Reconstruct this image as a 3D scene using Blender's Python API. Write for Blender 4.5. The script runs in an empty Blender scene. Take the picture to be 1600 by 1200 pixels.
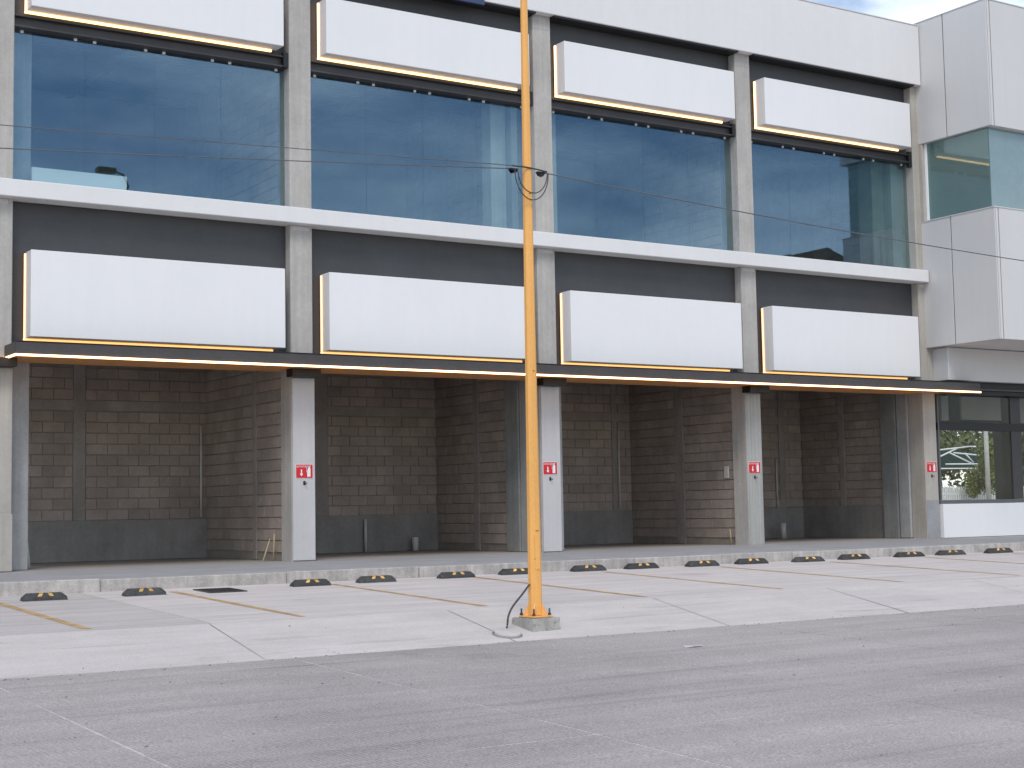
import bpy, bmesh, math, random
from mathutils import Vector, Matrix
R = math.radians
random.seed(7)
scene = bpy.context.scene
C = scene.collection

# ------------------------------------------------------------------ camera
S = 5.2                                   # bay width
cam_d = bpy.data.cameras.new('camera'); cam = bpy.data.objects.new('camera', cam_d); C.objects.link(cam)
cam_d.sensor_fit = 'HORIZONTAL'; cam_d.sensor_width = 36.0; cam_d.lens = 2382.1 / 1600 * 36
cam_d.clip_start = .1; cam_d.clip_end = 2000
yaw, pitch, roll = .571122, .082519, -.018044
F = Vector((math.sin(yaw) * math.cos(pitch), math.cos(yaw) * math.cos(pitch), math.sin(pitch)))
RV = Vector((math.cos(yaw), -math.sin(yaw), 0)); UV = RV.cross(F)
R2 = RV * math.cos(roll) + UV * math.sin(roll); U2 = -RV * math.sin(roll) + UV * math.cos(roll)
m = Matrix((R2, U2, -F)).transposed().to_4x4(); m.translation = Vector((-6.2853, -24.3317, .9059))
cam.matrix_world = m
scene.camera = cam
# ------------------------------------------------------------------ sky
SUN_EL, SUN_AZ = R(50), R(32)             # azimuth from -Y (street side) towards -X
world = bpy.data.worlds.new('World'); scene.world = world; world.use_nodes = True
nt = world.node_tree; nt.nodes.clear()
wo = nt.nodes.new('ShaderNodeOutputWorld'); bg = nt.nodes.new('ShaderNodeBackground')
sky = nt.nodes.new('ShaderNodeTexSky'); sky.sky_type = 'NISHITA'; sky.sun_disc = False
sky.sun_elevation = SUN_EL
sun_dir = Vector((math.cos(SUN_EL) * math.sin(-SUN_AZ), -math.cos(SUN_EL) * math.cos(SUN_AZ), math.sin(SUN_EL)))
sky.sun_rotation = math.atan2(sun_dir.x, sun_dir.y)
sky.air_density = 1.0; sky.dust_density = .6; sky.ozone_density = 1.5
tc = nt.nodes.new('ShaderNodeTexCoord'); mp = nt.nodes.new('ShaderNodeMapping'); mp.inputs['Scale'].default_value = (1.6, 1.6, 4.2)
mp.inputs['Location'].default_value = (.35, .1, .62)
nz = nt.nodes.new('ShaderNodeTexNoise'); nz.inputs['Scale'].default_value = 2.1; nz.inputs['Detail'].default_value = 9; nz.inputs['Roughness'].default_value = .58
rp = nt.nodes.new('ShaderNodeValToRGB'); rp.color_ramp.elements[0].position = .43; rp.color_ramp.elements[1].position = .74
mx = nt.nodes.new('ShaderNodeMixRGB'); mx.inputs[2].default_value = (11, 11.4, 12, 1)
L = nt.links.new
L(tc.outputs['Generated'], mp.inputs['Vector']); L(mp.outputs[0], nz.inputs['Vector']); L(nz.outputs['Fac'], rp.inputs[0])
L(rp.outputs[0], mx.inputs[0]); L(sky.outputs[0], mx.inputs[1]); L(mx.outputs[0], bg.inputs['Color'])
bg.inputs['Strength'].default_value = .13
L(bg.outputs[0], wo.inputs[0])
sd = bpy.data.lights.new('sun', 'SUN'); sd.energy = 1.4; sd.angle = R(22); sd.color = (1, .96, .9)
so = bpy.data.objects.new('sun', sd); C.objects.link(so); so.rotation_euler = (-sun_dir).to_track_quat('-Z', 'Y').to_euler()
scene.render.engine = 'CYCLES'
scene.view_settings.view_transform = 'Standard'; scene.view_settings.look = 'None'
scene.view_settings.exposure = .27; scene.view_settings.gamma = 1; scene.view_settings.use_curve_mapping = False

# ------------------------------------------------------------------ helpers
def tag(o, label=None, cat=None, group=None, kind=None):
    if label: o['label'] = label
    if cat: o['category'] = cat
    if group: o['group'] = group
    if kind: o['kind'] = kind
    return o
def mk(name, me, mat=None, parent=None):
    o = bpy.data.objects.new(name, me); C.objects.link(o)
    if mat is not None and me is not None and not me.materials: me.materials.append(mat)
    if parent is not None: o.parent = parent
    return o
def thing(name, label, cat, group=None, loc=(0, 0, 0)):
    o = bpy.data.objects.new(name, None); C.objects.link(o); o.empty_display_size = .2; o.location = loc
    return tag(o, label, cat, group)
def bm_box(bm, x0, x1, y0, y1, z0, z1):
    vs = [bm.verts.new(p) for p in ((x0, y0, z0), (x1, y0, z0), (x1, y1, z0), (x0, y1, z0), (x0, y0, z1), (x1, y0, z1), (x1, y1, z1), (x0, y1, z1))]
    for f in ((3, 2, 1, 0), (4, 5, 6, 7), (0, 1, 5, 4), (1, 2, 6, 5), (2, 3, 7, 6), (3, 0, 4, 7)): bm.faces.new([vs[i] for i in f])
    return vs
def finish(bm, name, smooth=False):
    bmesh.ops.recalc_face_normals(bm, faces=bm.faces)
    me = bpy.data.meshes.new(name); bm.to_mesh(me); bm.free()
    if smooth:
        for p in me.polygons: p.use_smooth = True
    return me
def box(name, x0, x1, y0, y1, z0, z1, mat, parent=None, bev=.006):
    bm = bmesh.new(); bm_box(bm, x0, x1, y0, y1, z0, z1)
    if bev: bmesh.ops.bevel(bm, geom=bm.edges[:], offset=bev, segments=1, affect='EDGES')
    return mk(name, finish(bm, name), mat, parent)
def boxes(name, lst, mat, parent=None, bev=0):
    bm = bmesh.new()
    for b in lst: bm_box(bm, *b)
    if bev: bmesh.ops.bevel(bm, geom=bm.edges[:], offset=bev, segments=1, affect='EDGES')
    return mk(name, finish(bm, name), mat, parent)
def prism(name, pts, y0, y1, mat, parent=None, axis='Y'):
    """outline of 2-D points extruded along an axis; pts are (x,z) for Y, (y,z) for X, (x,y) for Z"""
    bm = bmesh.new()
    P = {'Y': lambda a, b, t: (a, t, b), 'X': lambda a, b, t: (t, a, b), 'Z': lambda a, b, t: (a, b, t)}[axis]
    lo = [bm.verts.new(P(a, b, y0)) for a, b in pts]; hi = [bm.verts.new(P(a, b, y1)) for a, b in pts]
    n = len(pts); bm.faces.new(lo); bm.faces.new(hi[::-1])
    for i in range(n): bm.faces.new((lo[i], lo[(i + 1) % n], hi[(i + 1) % n], hi[i]))
    return mk(name, finish(bm, name), mat, parent)
def tube_bm(bm, pts, rads, n=8, cap=True, rot=0):
    rings = []
    for i, p in enumerate(pts):
        p = Vector(p); a = Vector(pts[max(i - 1, 0)]); b = Vector(pts[min(i + 1, len(pts) - 1)])
        t = (b - a).normalized(); ref = Vector((0, 1, 0)) if abs(t.z) > .9 else Vector((0, 0, 1))
        u = t.cross(ref).normalized(); v = t.cross(u).normalized(); r = rads[i] if hasattr(rads, '__len__') else rads
        rings.append([bm.verts.new(p + (u * math.cos(rot + 2 * math.pi * k / n) + v * math.sin(rot + 2 * math.pi * k / n)) * r) for k in range(n)])
    for A, B in zip(rings, rings[1:]):
        for k in range(n): bm.faces.new((A[k], A[(k + 1) % n], B[(k + 1) % n], B[k]))
    if cap: bm.faces.new(rings[0]); bm.faces.new(rings[-1][::-1])
def tube(name, pts, rads, mat, parent=None, n=8, smooth=True, rot=0):
    bm = bmesh.new(); tube_bm(bm, pts, rads, n, rot=rot)
    return mk(name, finish(bm, name, smooth), mat, parent)
def text_mesh(s, size):
    cu = bpy.data.curves.new('t', 'FONT'); cu.body = s; cu.size = size; cu.align_x = 'CENTER'
    ob = bpy.data.objects.new('t', cu); C.objects.link(ob)
    me = bpy.data.meshes.new_from_object(ob.evaluated_get(bpy.context.evaluated_depsgraph_get()))
    bpy.data.objects.remove(ob); return me

# ------------------------------------------------------------------ materials
def mat(name, col, rough=.7, var=.0, scale=3.0, bump=0, bscale=60, metal=0, rnd=0, spec=.5, streak=None, spots=None, grain=None, marks=None):
    """procedural surface: base colour, large soft variation, fine grain bump, per-object variation, directional streaks, small dark spots"""
    ma = bpy.data.materials.new(name); ma.use_nodes = True; t = ma.node_tree; b = t.nodes['Principled BSDF']
    b.inputs['Roughness'].default_value = rough; b.inputs['Metallic'].default_value = metal; b.inputs['Specular IOR Level'].default_value = spec
    ln = t.links.new; N = t.nodes.new
    out = None
    rgb = N('ShaderNodeRGB'); rgb.outputs[0].default_value = (*col, 1); out = rgb.outputs[0]
    geo = N('ShaderNodeNewGeometry')
    def mul(fac_socket, lo, hi, frm=.3, to=.7):
        nonlocal out
        mr = N('ShaderNodeMapRange'); mr.inputs['From Min'].default_value = frm; mr.inputs['From Max'].default_value = to
        mr.inputs['To Min'].default_value = lo; mr.inputs['To Max'].default_value = hi; ln(fac_socket, mr.inputs['Value'])
        mm = N('ShaderNodeMixRGB'); mm.blend_type = 'MULTIPLY'; mm.inputs[0].default_value = 1
        ln(out, mm.inputs[1]); ln(mr.outputs[0], mm.inputs[2]); out = mm.outputs[0]
    def noise(sc, det=5, stretch=(1, 1, 1), rg=.6):
        mpn = N('ShaderNodeMapping'); mpn.inputs['Scale'].default_value = stretch; ln(geo.outputs['Position'], mpn.inputs['Vector'])
        n = N('ShaderNodeTexNoise'); n.inputs['Scale'].default_value = sc; n.inputs['Detail'].default_value = det; n.inputs['Roughness'].default_value = rg
        ln(mpn.outputs[0], n.inputs['Vector']); return n.outputs['Fac']
    if var:
        mul(noise(scale, 6), 1 - var, 1 + var); mul(noise(scale * 9, 4), 1 - var * .5, 1 + var * .5)
    if streak:
        st, amt, sc = streak; mul(noise(sc, 5, st), 1 - amt, 1 + amt * .6)
    if spots:
        amt, sc, th = spots; mul(noise(sc, 3), 1, 1 - amt, th, th + .06)
    if grain:
        amt, sc = grain; mul(noise(sc, 2), 1 - amt, 1 + amt, .3, .7)
    for amt, st, sc, th in (marks or ()):          # thin dark wear lines
        mul(noise(sc, 4, st, .5), 1, 1 - amt, th, th + .035)
    if rnd:
        oi = N('ShaderNodeObjectInfo'); mul(oi.outputs['Random'], 1 - rnd, 1 + rnd, 0, 1)
    ln(out, b.inputs['Base Color'])
    if bump:
        bp = N('ShaderNodeBump'); bp.inputs['Strength'].default_value = bump; bp.inputs['Distance'].default_value = .01
        ln(noise(bscale, 4), bp.inputs['Height']); ln(bp.outputs[0], b.inputs['Normal'])
    return ma
def emit(name, col, st):
    ma = bpy.data.materials.new(name); ma.use_nodes = True; b = ma.node_tree.nodes['Principled BSDF']
    b.inputs['Base Color'].default_value = (.8, .8, .8, 1); b.inputs['Emission Color'].default_value = (*col, 1); b.inputs['Emission Strength'].default_value = st
    return ma
def glass(name, tint, base, dirt=0, dcol=(.3, .4, .4), refl=(1, 1, 1), ior=1.5):
    ma = bpy.data.materials.new(name); ma.use_nodes = True; t = ma.node_tree; t.nodes.clear(); N = t.nodes.new; ln = t.links.new
    o = N('ShaderNodeOutputMaterial'); tr = N('ShaderNodeBsdfTransparent'); tr.inputs[0].default_value = (*tint, 1)
    gl = N('ShaderNodeBsdfGlossy'); gl.inputs['Roughness'].default_value = .01; gl.inputs['Color'].default_value = (*refl, 1)
    # Schlick reflectance, the same for both faces of the thin pane
    ge = N('ShaderNodeNewGeometry'); dt = N('ShaderNodeVectorMath'); dt.operation = 'DOT_PRODUCT'; ln(ge.outputs['Incoming'], dt.inputs[0]); ln(ge.outputs['Normal'], dt.inputs[1])
    ab_ = N('ShaderNodeMath'); ab_.operation = 'ABSOLUTE'; ln(dt.outputs['Value'], ab_.inputs[0])
    om = N('ShaderNodeMath'); om.operation = 'SUBTRACT'; om.inputs[0].default_value = 1; om.use_clamp = True; ln(ab_.outputs[0], om.inputs[1])
    pw_ = N('ShaderNodeMath'); pw_.operation = 'POWER'; pw_.inputs[1].default_value = 5; ln(om.outputs[0], pw_.inputs[0])
    ad = N('ShaderNodeMath'); ad.operation = 'MULTIPLY_ADD'; ad.inputs[1].default_value = .95; ad.inputs[2].default_value = .04 + base; ad.use_clamp = True; ln(pw_.outputs[0], ad.inputs[0])
    mxs = N('ShaderNodeMixShader'); ln(ad.outputs[0], mxs.inputs[0]); ln(gl.outputs[0], mxs.inputs[2])
    if dirt:
        df = N('ShaderNodeBsdfDiffuse'); df.inputs[0].default_value = (*dcol, 1); m2 = N('ShaderNodeMixShader')
        geo = N('ShaderNodeNewGeometry'); n = N('ShaderNodeTexNoise'); n.inputs['Scale'].default_value = 6; n.inputs['Detail'].default_value = 6; ln(geo.outputs['Position'], n.inputs['Vector'])
        mr = N('ShaderNodeMapRange'); mr.inputs['From Min'].default_value = .3; mr.inputs['From Max'].default_value = .75; mr.inputs['To Min'].default_value = dirt * .95; mr.inputs['To Max'].default_value = dirt * 1.08
        ln(n.outputs['Fac'], mr.inputs['Value']); ln(mr.outputs[0], m2.inputs[0]); ln(tr.outputs[0], m2.inputs[1]); ln(df.outputs[0], m2.inputs[2]); ln(m2.outputs[0], mxs.inputs[1])
    else: ln(tr.outputs[0], mxs.inputs[1])
    ln(mxs.outputs[0], o.inputs[0]); return ma

M = {}
M['white'] = mat('white_composite', (.78, .77, .765), .45, .015, .6, .03, 1.2, rnd=.012, streak=((5, 5, .3), .012, 1.2))
M['white2'] = mat('white_panel', (.61, .595, .585), .4, .015, .5, .02, 1.0, rnd=.015, streak=((5, 5, .3), .02, 1.2))
M['plaster'] = mat('white_plaster', (.72, .71, .70), .7, .025, .6, .12, 30, streak=((4, 4, .3), .02, 1.2))
M['concrete'] = mat('column_concrete', (.44, .415, .385), .85, .12, 1.2, .35, 45, streak=((9, 9, .5), .12, 1.2), spots=(.4, 20, .68), grain=(.07, 40))
M['concrete_w'] = mat('painted_concrete', (.52, .505, .50), .75, .04, 1.2, .15, 40, streak=((7, 7, .3), .05, 1.2))
M['concrete_s'] = mat('streaked_concrete', (.39, .385, .36), .85, .08, 1.4, .3, 40, streak=((14, 14, .25), .22, 1.2))
M['concrete_b'] = mat('beige_concrete', (.42, .39, .345), .85, .09, 1.4, .3, 40, streak=((9, 9, .4), .12, 1.2))
M['concrete_d'] = mat('patch_concrete', (.31, .31, .315), .9, .14, 2.5, .4, 45)
M['pier'] = mat('pier_concrete', (.35, .35, .345), .85, .12, 2.0, .3, 45, streak=((10, 10, .4), .12, 1.2))
M['pier2'] = mat('dark_pier_concrete', (.23, .235, .225), .9, .16, 2.0, .3, 45, streak=((10, 10, .4), .12, 1.2))
M['dark'] = mat('dark_panel', (.056, .057, .060), .55, .10, 1.5, .08, 30, streak=((.4, 2, 6), .08, 1))
M['steel'] = mat('dark_steel', (.055, .05, .05), .45, .15, 2.5, .1, 30)
M['soffit'] = mat('soffit_glow_tint', (.62, .28, .095), .55, .10, 2)  # orange glow of the canopy strip painted into the soffit colour
M['block'] = mat('block', (.355, .295, .252), .95, .14, 1.3, .6, 90, rnd=.09, grain=(.10, 50), streak=((1.2, 1.2, .6), .16, .9))
M['mortar'] = mat('mortar', (.26, .225, .195), .95, .15, 6, .5, 60)
M['beam'] = mat('cast_beam', (.30, .265, .235), .9, .15, 1.6, .4, 50, grain=(.08, 50), streak=((2, 2, .5), .14, 1.2))
M['dado'] = mat('render_coat', (.255, .24, .222), .9, .16, 1.6, .3, 40, streak=((6, 6, .6), .10, 1.2))
M['floor'] = mat('interior_floor', (.33, .29, .25), .9, .12, 1.5, .25, 50)
M['walk'] = mat('walk_concrete', (.34, .335, .335), .85, .07, 1.2, .2, 50, streak=((.4, 6, 1), .2, 1.6), grain=(.07, 70), marks=((.15, (.2, 6, 1), 1.5, .62),))
M['kerb'] = mat('kerb_concrete', (.44, .405, .375), .9, .2, 3.5, .4, 50, rnd=.06, streak=((6, 2, .8), .2, 2), spots=(.35, 16, .66), grain=(.10, 60))
M['apron'] = mat('apron_concrete', (.575, .52, .49), .9, .05, .8, .25, 60, rnd=.02, streak=((.22, 3.6, 1), .13, 1.5), spots=(.35, 9, .74), grain=(.07, 70), marks=((.16, (.16, 4.5, 1), 1.6, .62), (.12, (.5, .9, 1), .8, .66), (.10, (.12, 7, 1), 2.3, .62)))
M['apron2'] = mat('ramp_concrete', (.545, .50, .47), .9, .05, 1.2, .4, 70, rnd=.02, streak=((.35, 2.8, 1), .09, 1.8), spots=(.45, 10, .73), grain=(.10, 60), marks=((.14, (.3, 3.5, 1), 1.7, .63), (.14, (.7, .9, 1), .7, .67)))
M['slab_g'] = mat('grey_slab', (.49, .447, .422), .9, .06, .9, .25, 60, streak=((.25, 3.2, 1), .13, 1.5), grain=(.07, 70), marks=((.14, (.16, 4.5, 1), 1.6, .62),))
M['sealant'] = mat('joint_sealant', (.50, .465, .45), .9, .35, 1.6, grain=(.2, 30))
M['joint'] = mat('joint_dark', (.26, .25, .25), .9, .2, 3)
M['yellow_line'] = mat('line_paint', (.48, .31, .14), .85, .28, 3.0, streak=((3, 3, 1), .25, 2.5))
M['pole'] = mat('pole_paint', (.84, .42, .11), .45, .05, 1.5, .06, 30, streak=((20, 20, .5), .05, 1.5), spots=(.7, 6, .70), grain=(.05, 45))
M['rubber'] = mat('rubber', (.055, .054, .052), .8, .35, 5, .4, 120, rnd=.25, grain=(.2, 40))
M['reflector'] = mat('yellow_reflector', (.72, .42, .11), .5, .3, 9, rnd=.25)
M['footing'] = mat('footing_concrete', (.36, .34, .315), .95, .18, 7, .8, 40, spots=(.3, 18, .62))
M['black'] = mat('black_metal', (.012, .012, .013), .5)
M['gasket'] = mat('gasket', (.02, .02, .022), .7)
M['cable'] = mat('cable_black', (.045, .05, .05), .6)
M['wire'] = mat('wire_grey', (.11, .115, .12), .5)
M['navy'] = mat('navy_sign', (.035, .055, .13), .3)
M['red'] = mat('sign_red', (.60, .012, .018), .4)
M['signwhite'] = mat('sign_white', (.82, .80, .80), .5)
M['pvc'] = mat('pvc', (.55, .53, .50), .5, .1, 5)
M['wood'] = mat('lath_wood', (.42, .34, .21), .8, .15, 6)
M['clamp'] = mat('clamp_white', (.85, .85, .86), .35)
M['frame'] = mat('frame_grey', (.10, .105, .11), .4)
M['brownpost'] = mat('post_brown', (.05, .045, .044), .5, .08, 2)
M['ceil'] = mat('ceiling_deck', (.42, .42, .42), .8, .05, 1)
M['joist'] = mat('joist_steel', (.09, .09, .1), .6)
M['roomwall'] = mat('room_wall', (.34, .32, .30), .9, .08, 1.5, .2, 40)
M['glass'] = glass('window_glass', (.86, .92, .90), .082, refl=(.50, .73, .98))
M['glass_w'] = glass('wing_glass', (.62, .80, .78), .05, .30, (.34, .44, .43), refl=(.85, .97, 1))
M['glass_c'] = glass('shop_glass', (.95, .97, .96), -.025)
M['glass_f'] = glass('wing_front_glass', (.62, .80, .80), .06, .42, (.42, .52, .53), refl=(.85, .97, 1))
M['led'] = emit('led_warm', (1, .55, .21), 2.9)
M['led_c'] = emit('led_canopy', (1, .52, .19), 5.0)
M['led_lo'] = emit('led_amber', (1, .46, .12), 1.25)
M['bulb'] = emit('bulb', (1, .85, .6), 6)
M['leaf'] = mat('leaf_olive', (.17, .19, .05), .7, .25, 2)
M['leaf_d'] = mat('leaf_dark', (.07, .09, .038), .7, .3, 2)
M['leaf_m'] = mat('leaf_mid', (.12, .135, .05), .7, .3, 2)
M['bark'] = mat('bark', (.16, .12, .09), .9, .2, 6)
M['tarp'] = mat('tarp_green', (.008, .035, .032), .8, .1, 2)
M['fence'] = mat('fence_white', (.80, .80, .79), .5)
M['postgrey'] = mat('post_concrete', (.52, .49, .45), .9, .15, 3)
M['earth'] = mat('ground_earth', (.30, .27, .23), .95, .15, .5)
M['brownbld'] = mat('brown_render', (.22, .15, .115), .9, .1, .6)
M['roof'] = mat('roof_grey', (.4, .4, .4), .9)
def road_mat():
    ma = mat('road_concrete', (.39, .348, .33), .92, .06, .7, 0, rnd=.025, streak=((.12, 1.6, 1), .13, 1.2), spots=(.4, 7, .735), marks=((.10, (.10, 3.0, 1), 1.4, .60), (.16, (.3, 5, 1), 1.1, .68), (.12, (.8, .8, 1), .5, .66)))
    t = ma.node_tree; b = t.nodes['Principled BSDF']; N = t.nodes.new; ln = t.links.new
    geo = N('ShaderNodeNewGeometry')
    src = b.inputs['Base Color'].links[0].from_socket
    n = N('ShaderNodeTexNoise'); n.inputs['Scale'].default_value = 55; n.inputs['Detail'].default_value = 3; ln(geo.outputs['Position'], n.inputs['Vector'])
    mr = N('ShaderNodeMapRange'); mr.inputs['From Min'].default_value = .32; mr.inputs['From Max'].default_value = .68; mr.inputs['To Min'].default_value = .72; mr.inputs['To Max'].default_value = 1.28
    ln(n.outputs['Fac'], mr.inputs['Value'])
    mm = N('ShaderNodeMixRGB'); mm.blend_type = 'MULTIPLY'; mm.inputs[0].default_value = 1; ln(src, mm.inputs[1]); ln(mr.outputs[0], mm.inputs[2])
    ln(mm.outputs[0], b.inputs['Base Color'])
    # tined grooves across the carriageway; dirt and groove shade multiplied into the colour
    wv = N('ShaderNodeTexWave'); wv.bands_direction = 'X'; wv.inputs['Scale'].default_value = 8; wv.inputs['Distortion'].default_value = 1.2; wv.inputs['Detail'].default_value = 2
    ln(geo.outputs['Position'], wv.inputs['Vector'])
    ad = N('ShaderNodeMath'); ad.operation = 'MULTIPLY_ADD'; ad.inputs[1].default_value = .55; ln(wv.outputs['Fac'], ad.inputs[0]); ln(n.outputs['Fac'], ad.inputs[2])
    mk_ = N('ShaderNodeTexNoise'); mk_.inputs['Scale'].default_value = .45; mk_.inputs['Detail'].default_value = 3; ln(geo.outputs['Position'], mk_.inputs['Vector'])
    mr2 = N('ShaderNodeMapRange'); mr2.inputs['From Min'].default_value = .45; mr2.inputs['From Max'].default_value = .62; mr2.inputs['To Max'].default_value = .22; ln(mk_.outputs['Fac'], mr2.inputs['Value'])
    m3 = N('ShaderNodeMixRGB'); m3.blend_type = 'MULTIPLY'; ln(mr2.outputs[0], m3.inputs[0]); ln(mm.outputs[0], m3.inputs[1]); ln(wv.outputs['Fac'], m3.inputs[2]); ln(m3.outputs[0], b.inputs['Base Color'])
    bp = N('ShaderNodeBump'); bp.inputs['Strength'].default_value = .55; bp.inputs['Distance'].default_value = .006; ln(ad.outputs[0], bp.inputs['Height']); ln(bp.outputs[0], b.inputs['Normal'])
    return ma
M['road'] = road_mat()

# ------------------------------------------------------------------ ground levels
def gz(y):                                 # finished level along the cross-section of the street
    pts = [(-400, -1.3), (-27, -1.13), (-9.7, -.575), (-8.15, -.285), (-3.2, -.124)]
    for (a, za), (b, zb) in zip(pts, pts[1:]):
        if y <= b: return za + (zb - za) * (y - a) / (b - a)
    return -.124
prof = [(-400, -1.6), (-60, -1.6), (-27, -1.4), (-9.7, -.85), (-8.15, -.56), (-3.2, -.4), (-3.0, -.15), (7, -.12), (60, -.1), (900, -.1)]
bm = bmesh.new(); ca = [bm.verts.new((-500, y, z)) for y, z in prof]; cb = [bm.verts.new((900, y, z)) for y, z in prof]
for i in range(len(prof) - 1): bm.faces.new((ca[i], cb[i], cb[i + 1], ca[i + 1]))
tag(mk('ground', finish(bm, 'ground'), M['earth']), kind='structure')
def slope_slab(name, x0, x1, y0, y1, mt, parent, th=.12, skew=0, off=0):
    bm = bmesh.new(); vs = []
    for dz in (-th, 0):
        for x, y in ((x0, y0), (x1, y0), (x1, y1), (x0, y1)): vs.append(bm.verts.new((x, y, gz(y) + dz + off)))
    for f in ((3, 2, 1, 0), (4, 5, 6, 7), (0, 1, 5, 4), (1, 2, 6, 5), (2, 3, 7, 6), (3, 0, 4, 7)): bm.faces.new([vs[i] for i in f])
    return mk(name, finish(bm, name), mt, parent)
def ragged_slab(name, x0, x1, y0, y1, mt, parent, th=.12, jit=.022):
    n = max(2, int((x1 - x0) / .12)); bm = bmesh.new(); a = []; b = []; c = []
    for k in range(n + 1):
        x = x0 + (x1 - x0) * k / n; y = y0 + random.uniform(-jit, jit * .4)
        a.append(bm.verts.new((x, y1, gz(y1)))); b.append(bm.verts.new((x, y, gz(max(y, y0)) + .004))); c.append(bm.verts.new((x, y - .004, gz(y) - th)))
    for k in range(n): bm.faces.new((a[k], b[k], b[k + 1], a[k + 1])); bm.faces.new((b[k], c[k], c[k + 1], b[k + 1]))
    return mk(name, finish(bm, name), mt, parent)
def bed(name, x0, x1, ys, mt, drop):
    bm = bmesh.new(); a = [bm.verts.new((x0, y, gz(y) - drop)) for y in ys]; b = [bm.verts.new((x1, y, gz(y) - drop)) for y in ys]
    for i in range(len(ys) - 1): bm.faces.new((a[i], b[i], b[i + 1], a[i + 1]))
    return tag(mk(name, finish(bm, name), mt), kind='structure')
# parking pavement
park = bed('parking_pavement', -16, 46, (-8.15, -3.2), M['joint'], .012)
pj = [-16, -9.94, -6.88, -3.0, .1, 6.2, 11.2, 16.2, 21.2, 26.2, 36, 46]
for a, b in zip(pj, pj[1:]):
    slope_slab('slab', a + .006, b - .006, -8.143, -3.203, M['slab_g'] if a == -3.0 else M['apron'], park)
ramp = bed('driveway_ramp', -16, 46, (-9.7, -8.15), M['joint'], .012)
rj = [-16, -12, -9, -6, -3, .06, 3.1, 6.25, 9.4, 12.5, 15.6, 18.7, 21.8, 25, 28, 32, 36, 40, 46]
for a, b in zip(rj, rj[1:]): ragged_slab('slab', a + .006, b - .006, -9.70, -8.155, M['apron2'], ramp)
road = bed('road', -60, 60, (-27, -9.7), M['sealant'], .003)
rx = [-60] + [-2.72 + 3.08 * k for k in range(-6, 12)] + [60]
for yy0, yy1 in ((-27, -20.46), (-20.435, -15.075), (-15.05, -9.706)):
    for a, b in zip(rx, rx[1:]): slope_slab('slab', a + .012, b - .012, yy0, yy1, M['road'], road)
# grit along the slab edge and on the carriageway
bm = bmesh.new(); rg = random.Random(4)
for k in range(270):
    y = rg.gauss(-9.75, .10) if k < 170 else rg.uniform(-19, -8.3); x = rg.uniform(-5, 16); r = rg.uniform(.006, .017) * (1.3 if rg.random() < .08 else 1); z = gz(y)
    vs = [bm.verts.new((x + math.cos(a) * r * rg.uniform(.7, 1.3), y + math.sin(a) * r * rg.uniform(.7, 1.3), z + .001)) for a in (0, 1.6, 3.1, 4.7)]; tp = bm.verts.new((x, y, z + r * .8))
    for q in range(4): bm.faces.new((vs[q], vs[(q + 1) % 4], tp))
gv = mk('gravel', finish(bm, 'gravel'), mat('grit', (.19, .175, .165), .9, .3, 20)); tag(gv, 'scattered dark grit on the road and along the slab edge', 'grit', kind='stuff')
# painted stall lines (parts of the parking pavement)
for k, (x, y1) in enumerate(((-1.25, -4.2), (1.26, -3.75), (3.74, -3.7), (6.26, -3.6), (8.7, -3.7), (11.16, -3.8), (13.78, -3.8), (16.3, -3.8), (18.8, -3.8), (21.3, -3.8), (-3.75, -4.2))):
    bm = bmesh.new(); w = .05; ys = [-8.0 + (y1 + 8.0) * t / 6 for t in range(7)]
    a = [bm.verts.new((x - w + random.uniform(-.008, .008), y, gz(y) + .003)) for y in ys]; b = [bm.verts.new((x + w + random.uniform(-.008, .008), y, gz(y) + .003)) for y in ys]
    for i in range(6): bm.faces.new((a[i], b[i], b[i + 1], a[i + 1]))
    mk('painted_line', finish(bm, 'painted_line'), M['yellow_line'], park)
# sidewalk with kerb stones
bm = bmesh.new()
pr = [(-3.045, .043), (.42, .092)]
vs = [bm.verts.new((x, y, z + d)) for d in (-.2, 0) for x in (-16, 46) for y, z in pr]
for f in ((0, 1, 3, 2), (4, 6, 7, 5), (0, 2, 6, 4), (1, 5, 7, 3), (0, 4, 5, 1), (2, 3, 7, 6)): bm.faces.new([vs[i] for i in f])
walk = tag(mk('sidewalk', finish(bm, 'sidewalk'), M['walk']), kind='structure')
kj = [-14, -11, -8, -5, -2.3, .40, 3.23, 5.5, 7.77, 9.75, 11.7, 13.4, 16.2, 19, 22, 25, 28, 31]
for i, (a, b) in enumerate(zip(kj, kj[1:])):
    dy = -.05 if i == 4 else random.uniform(-.008, .008); dz = random.uniform(-.005, .006) + (.012 if i == 4 else 0)
    box('kerb_stone', a + .004, b - .004, -3.2 + dy, -3.047, -.3, .046 + dz, M['kerb'], walk, .012)

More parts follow.
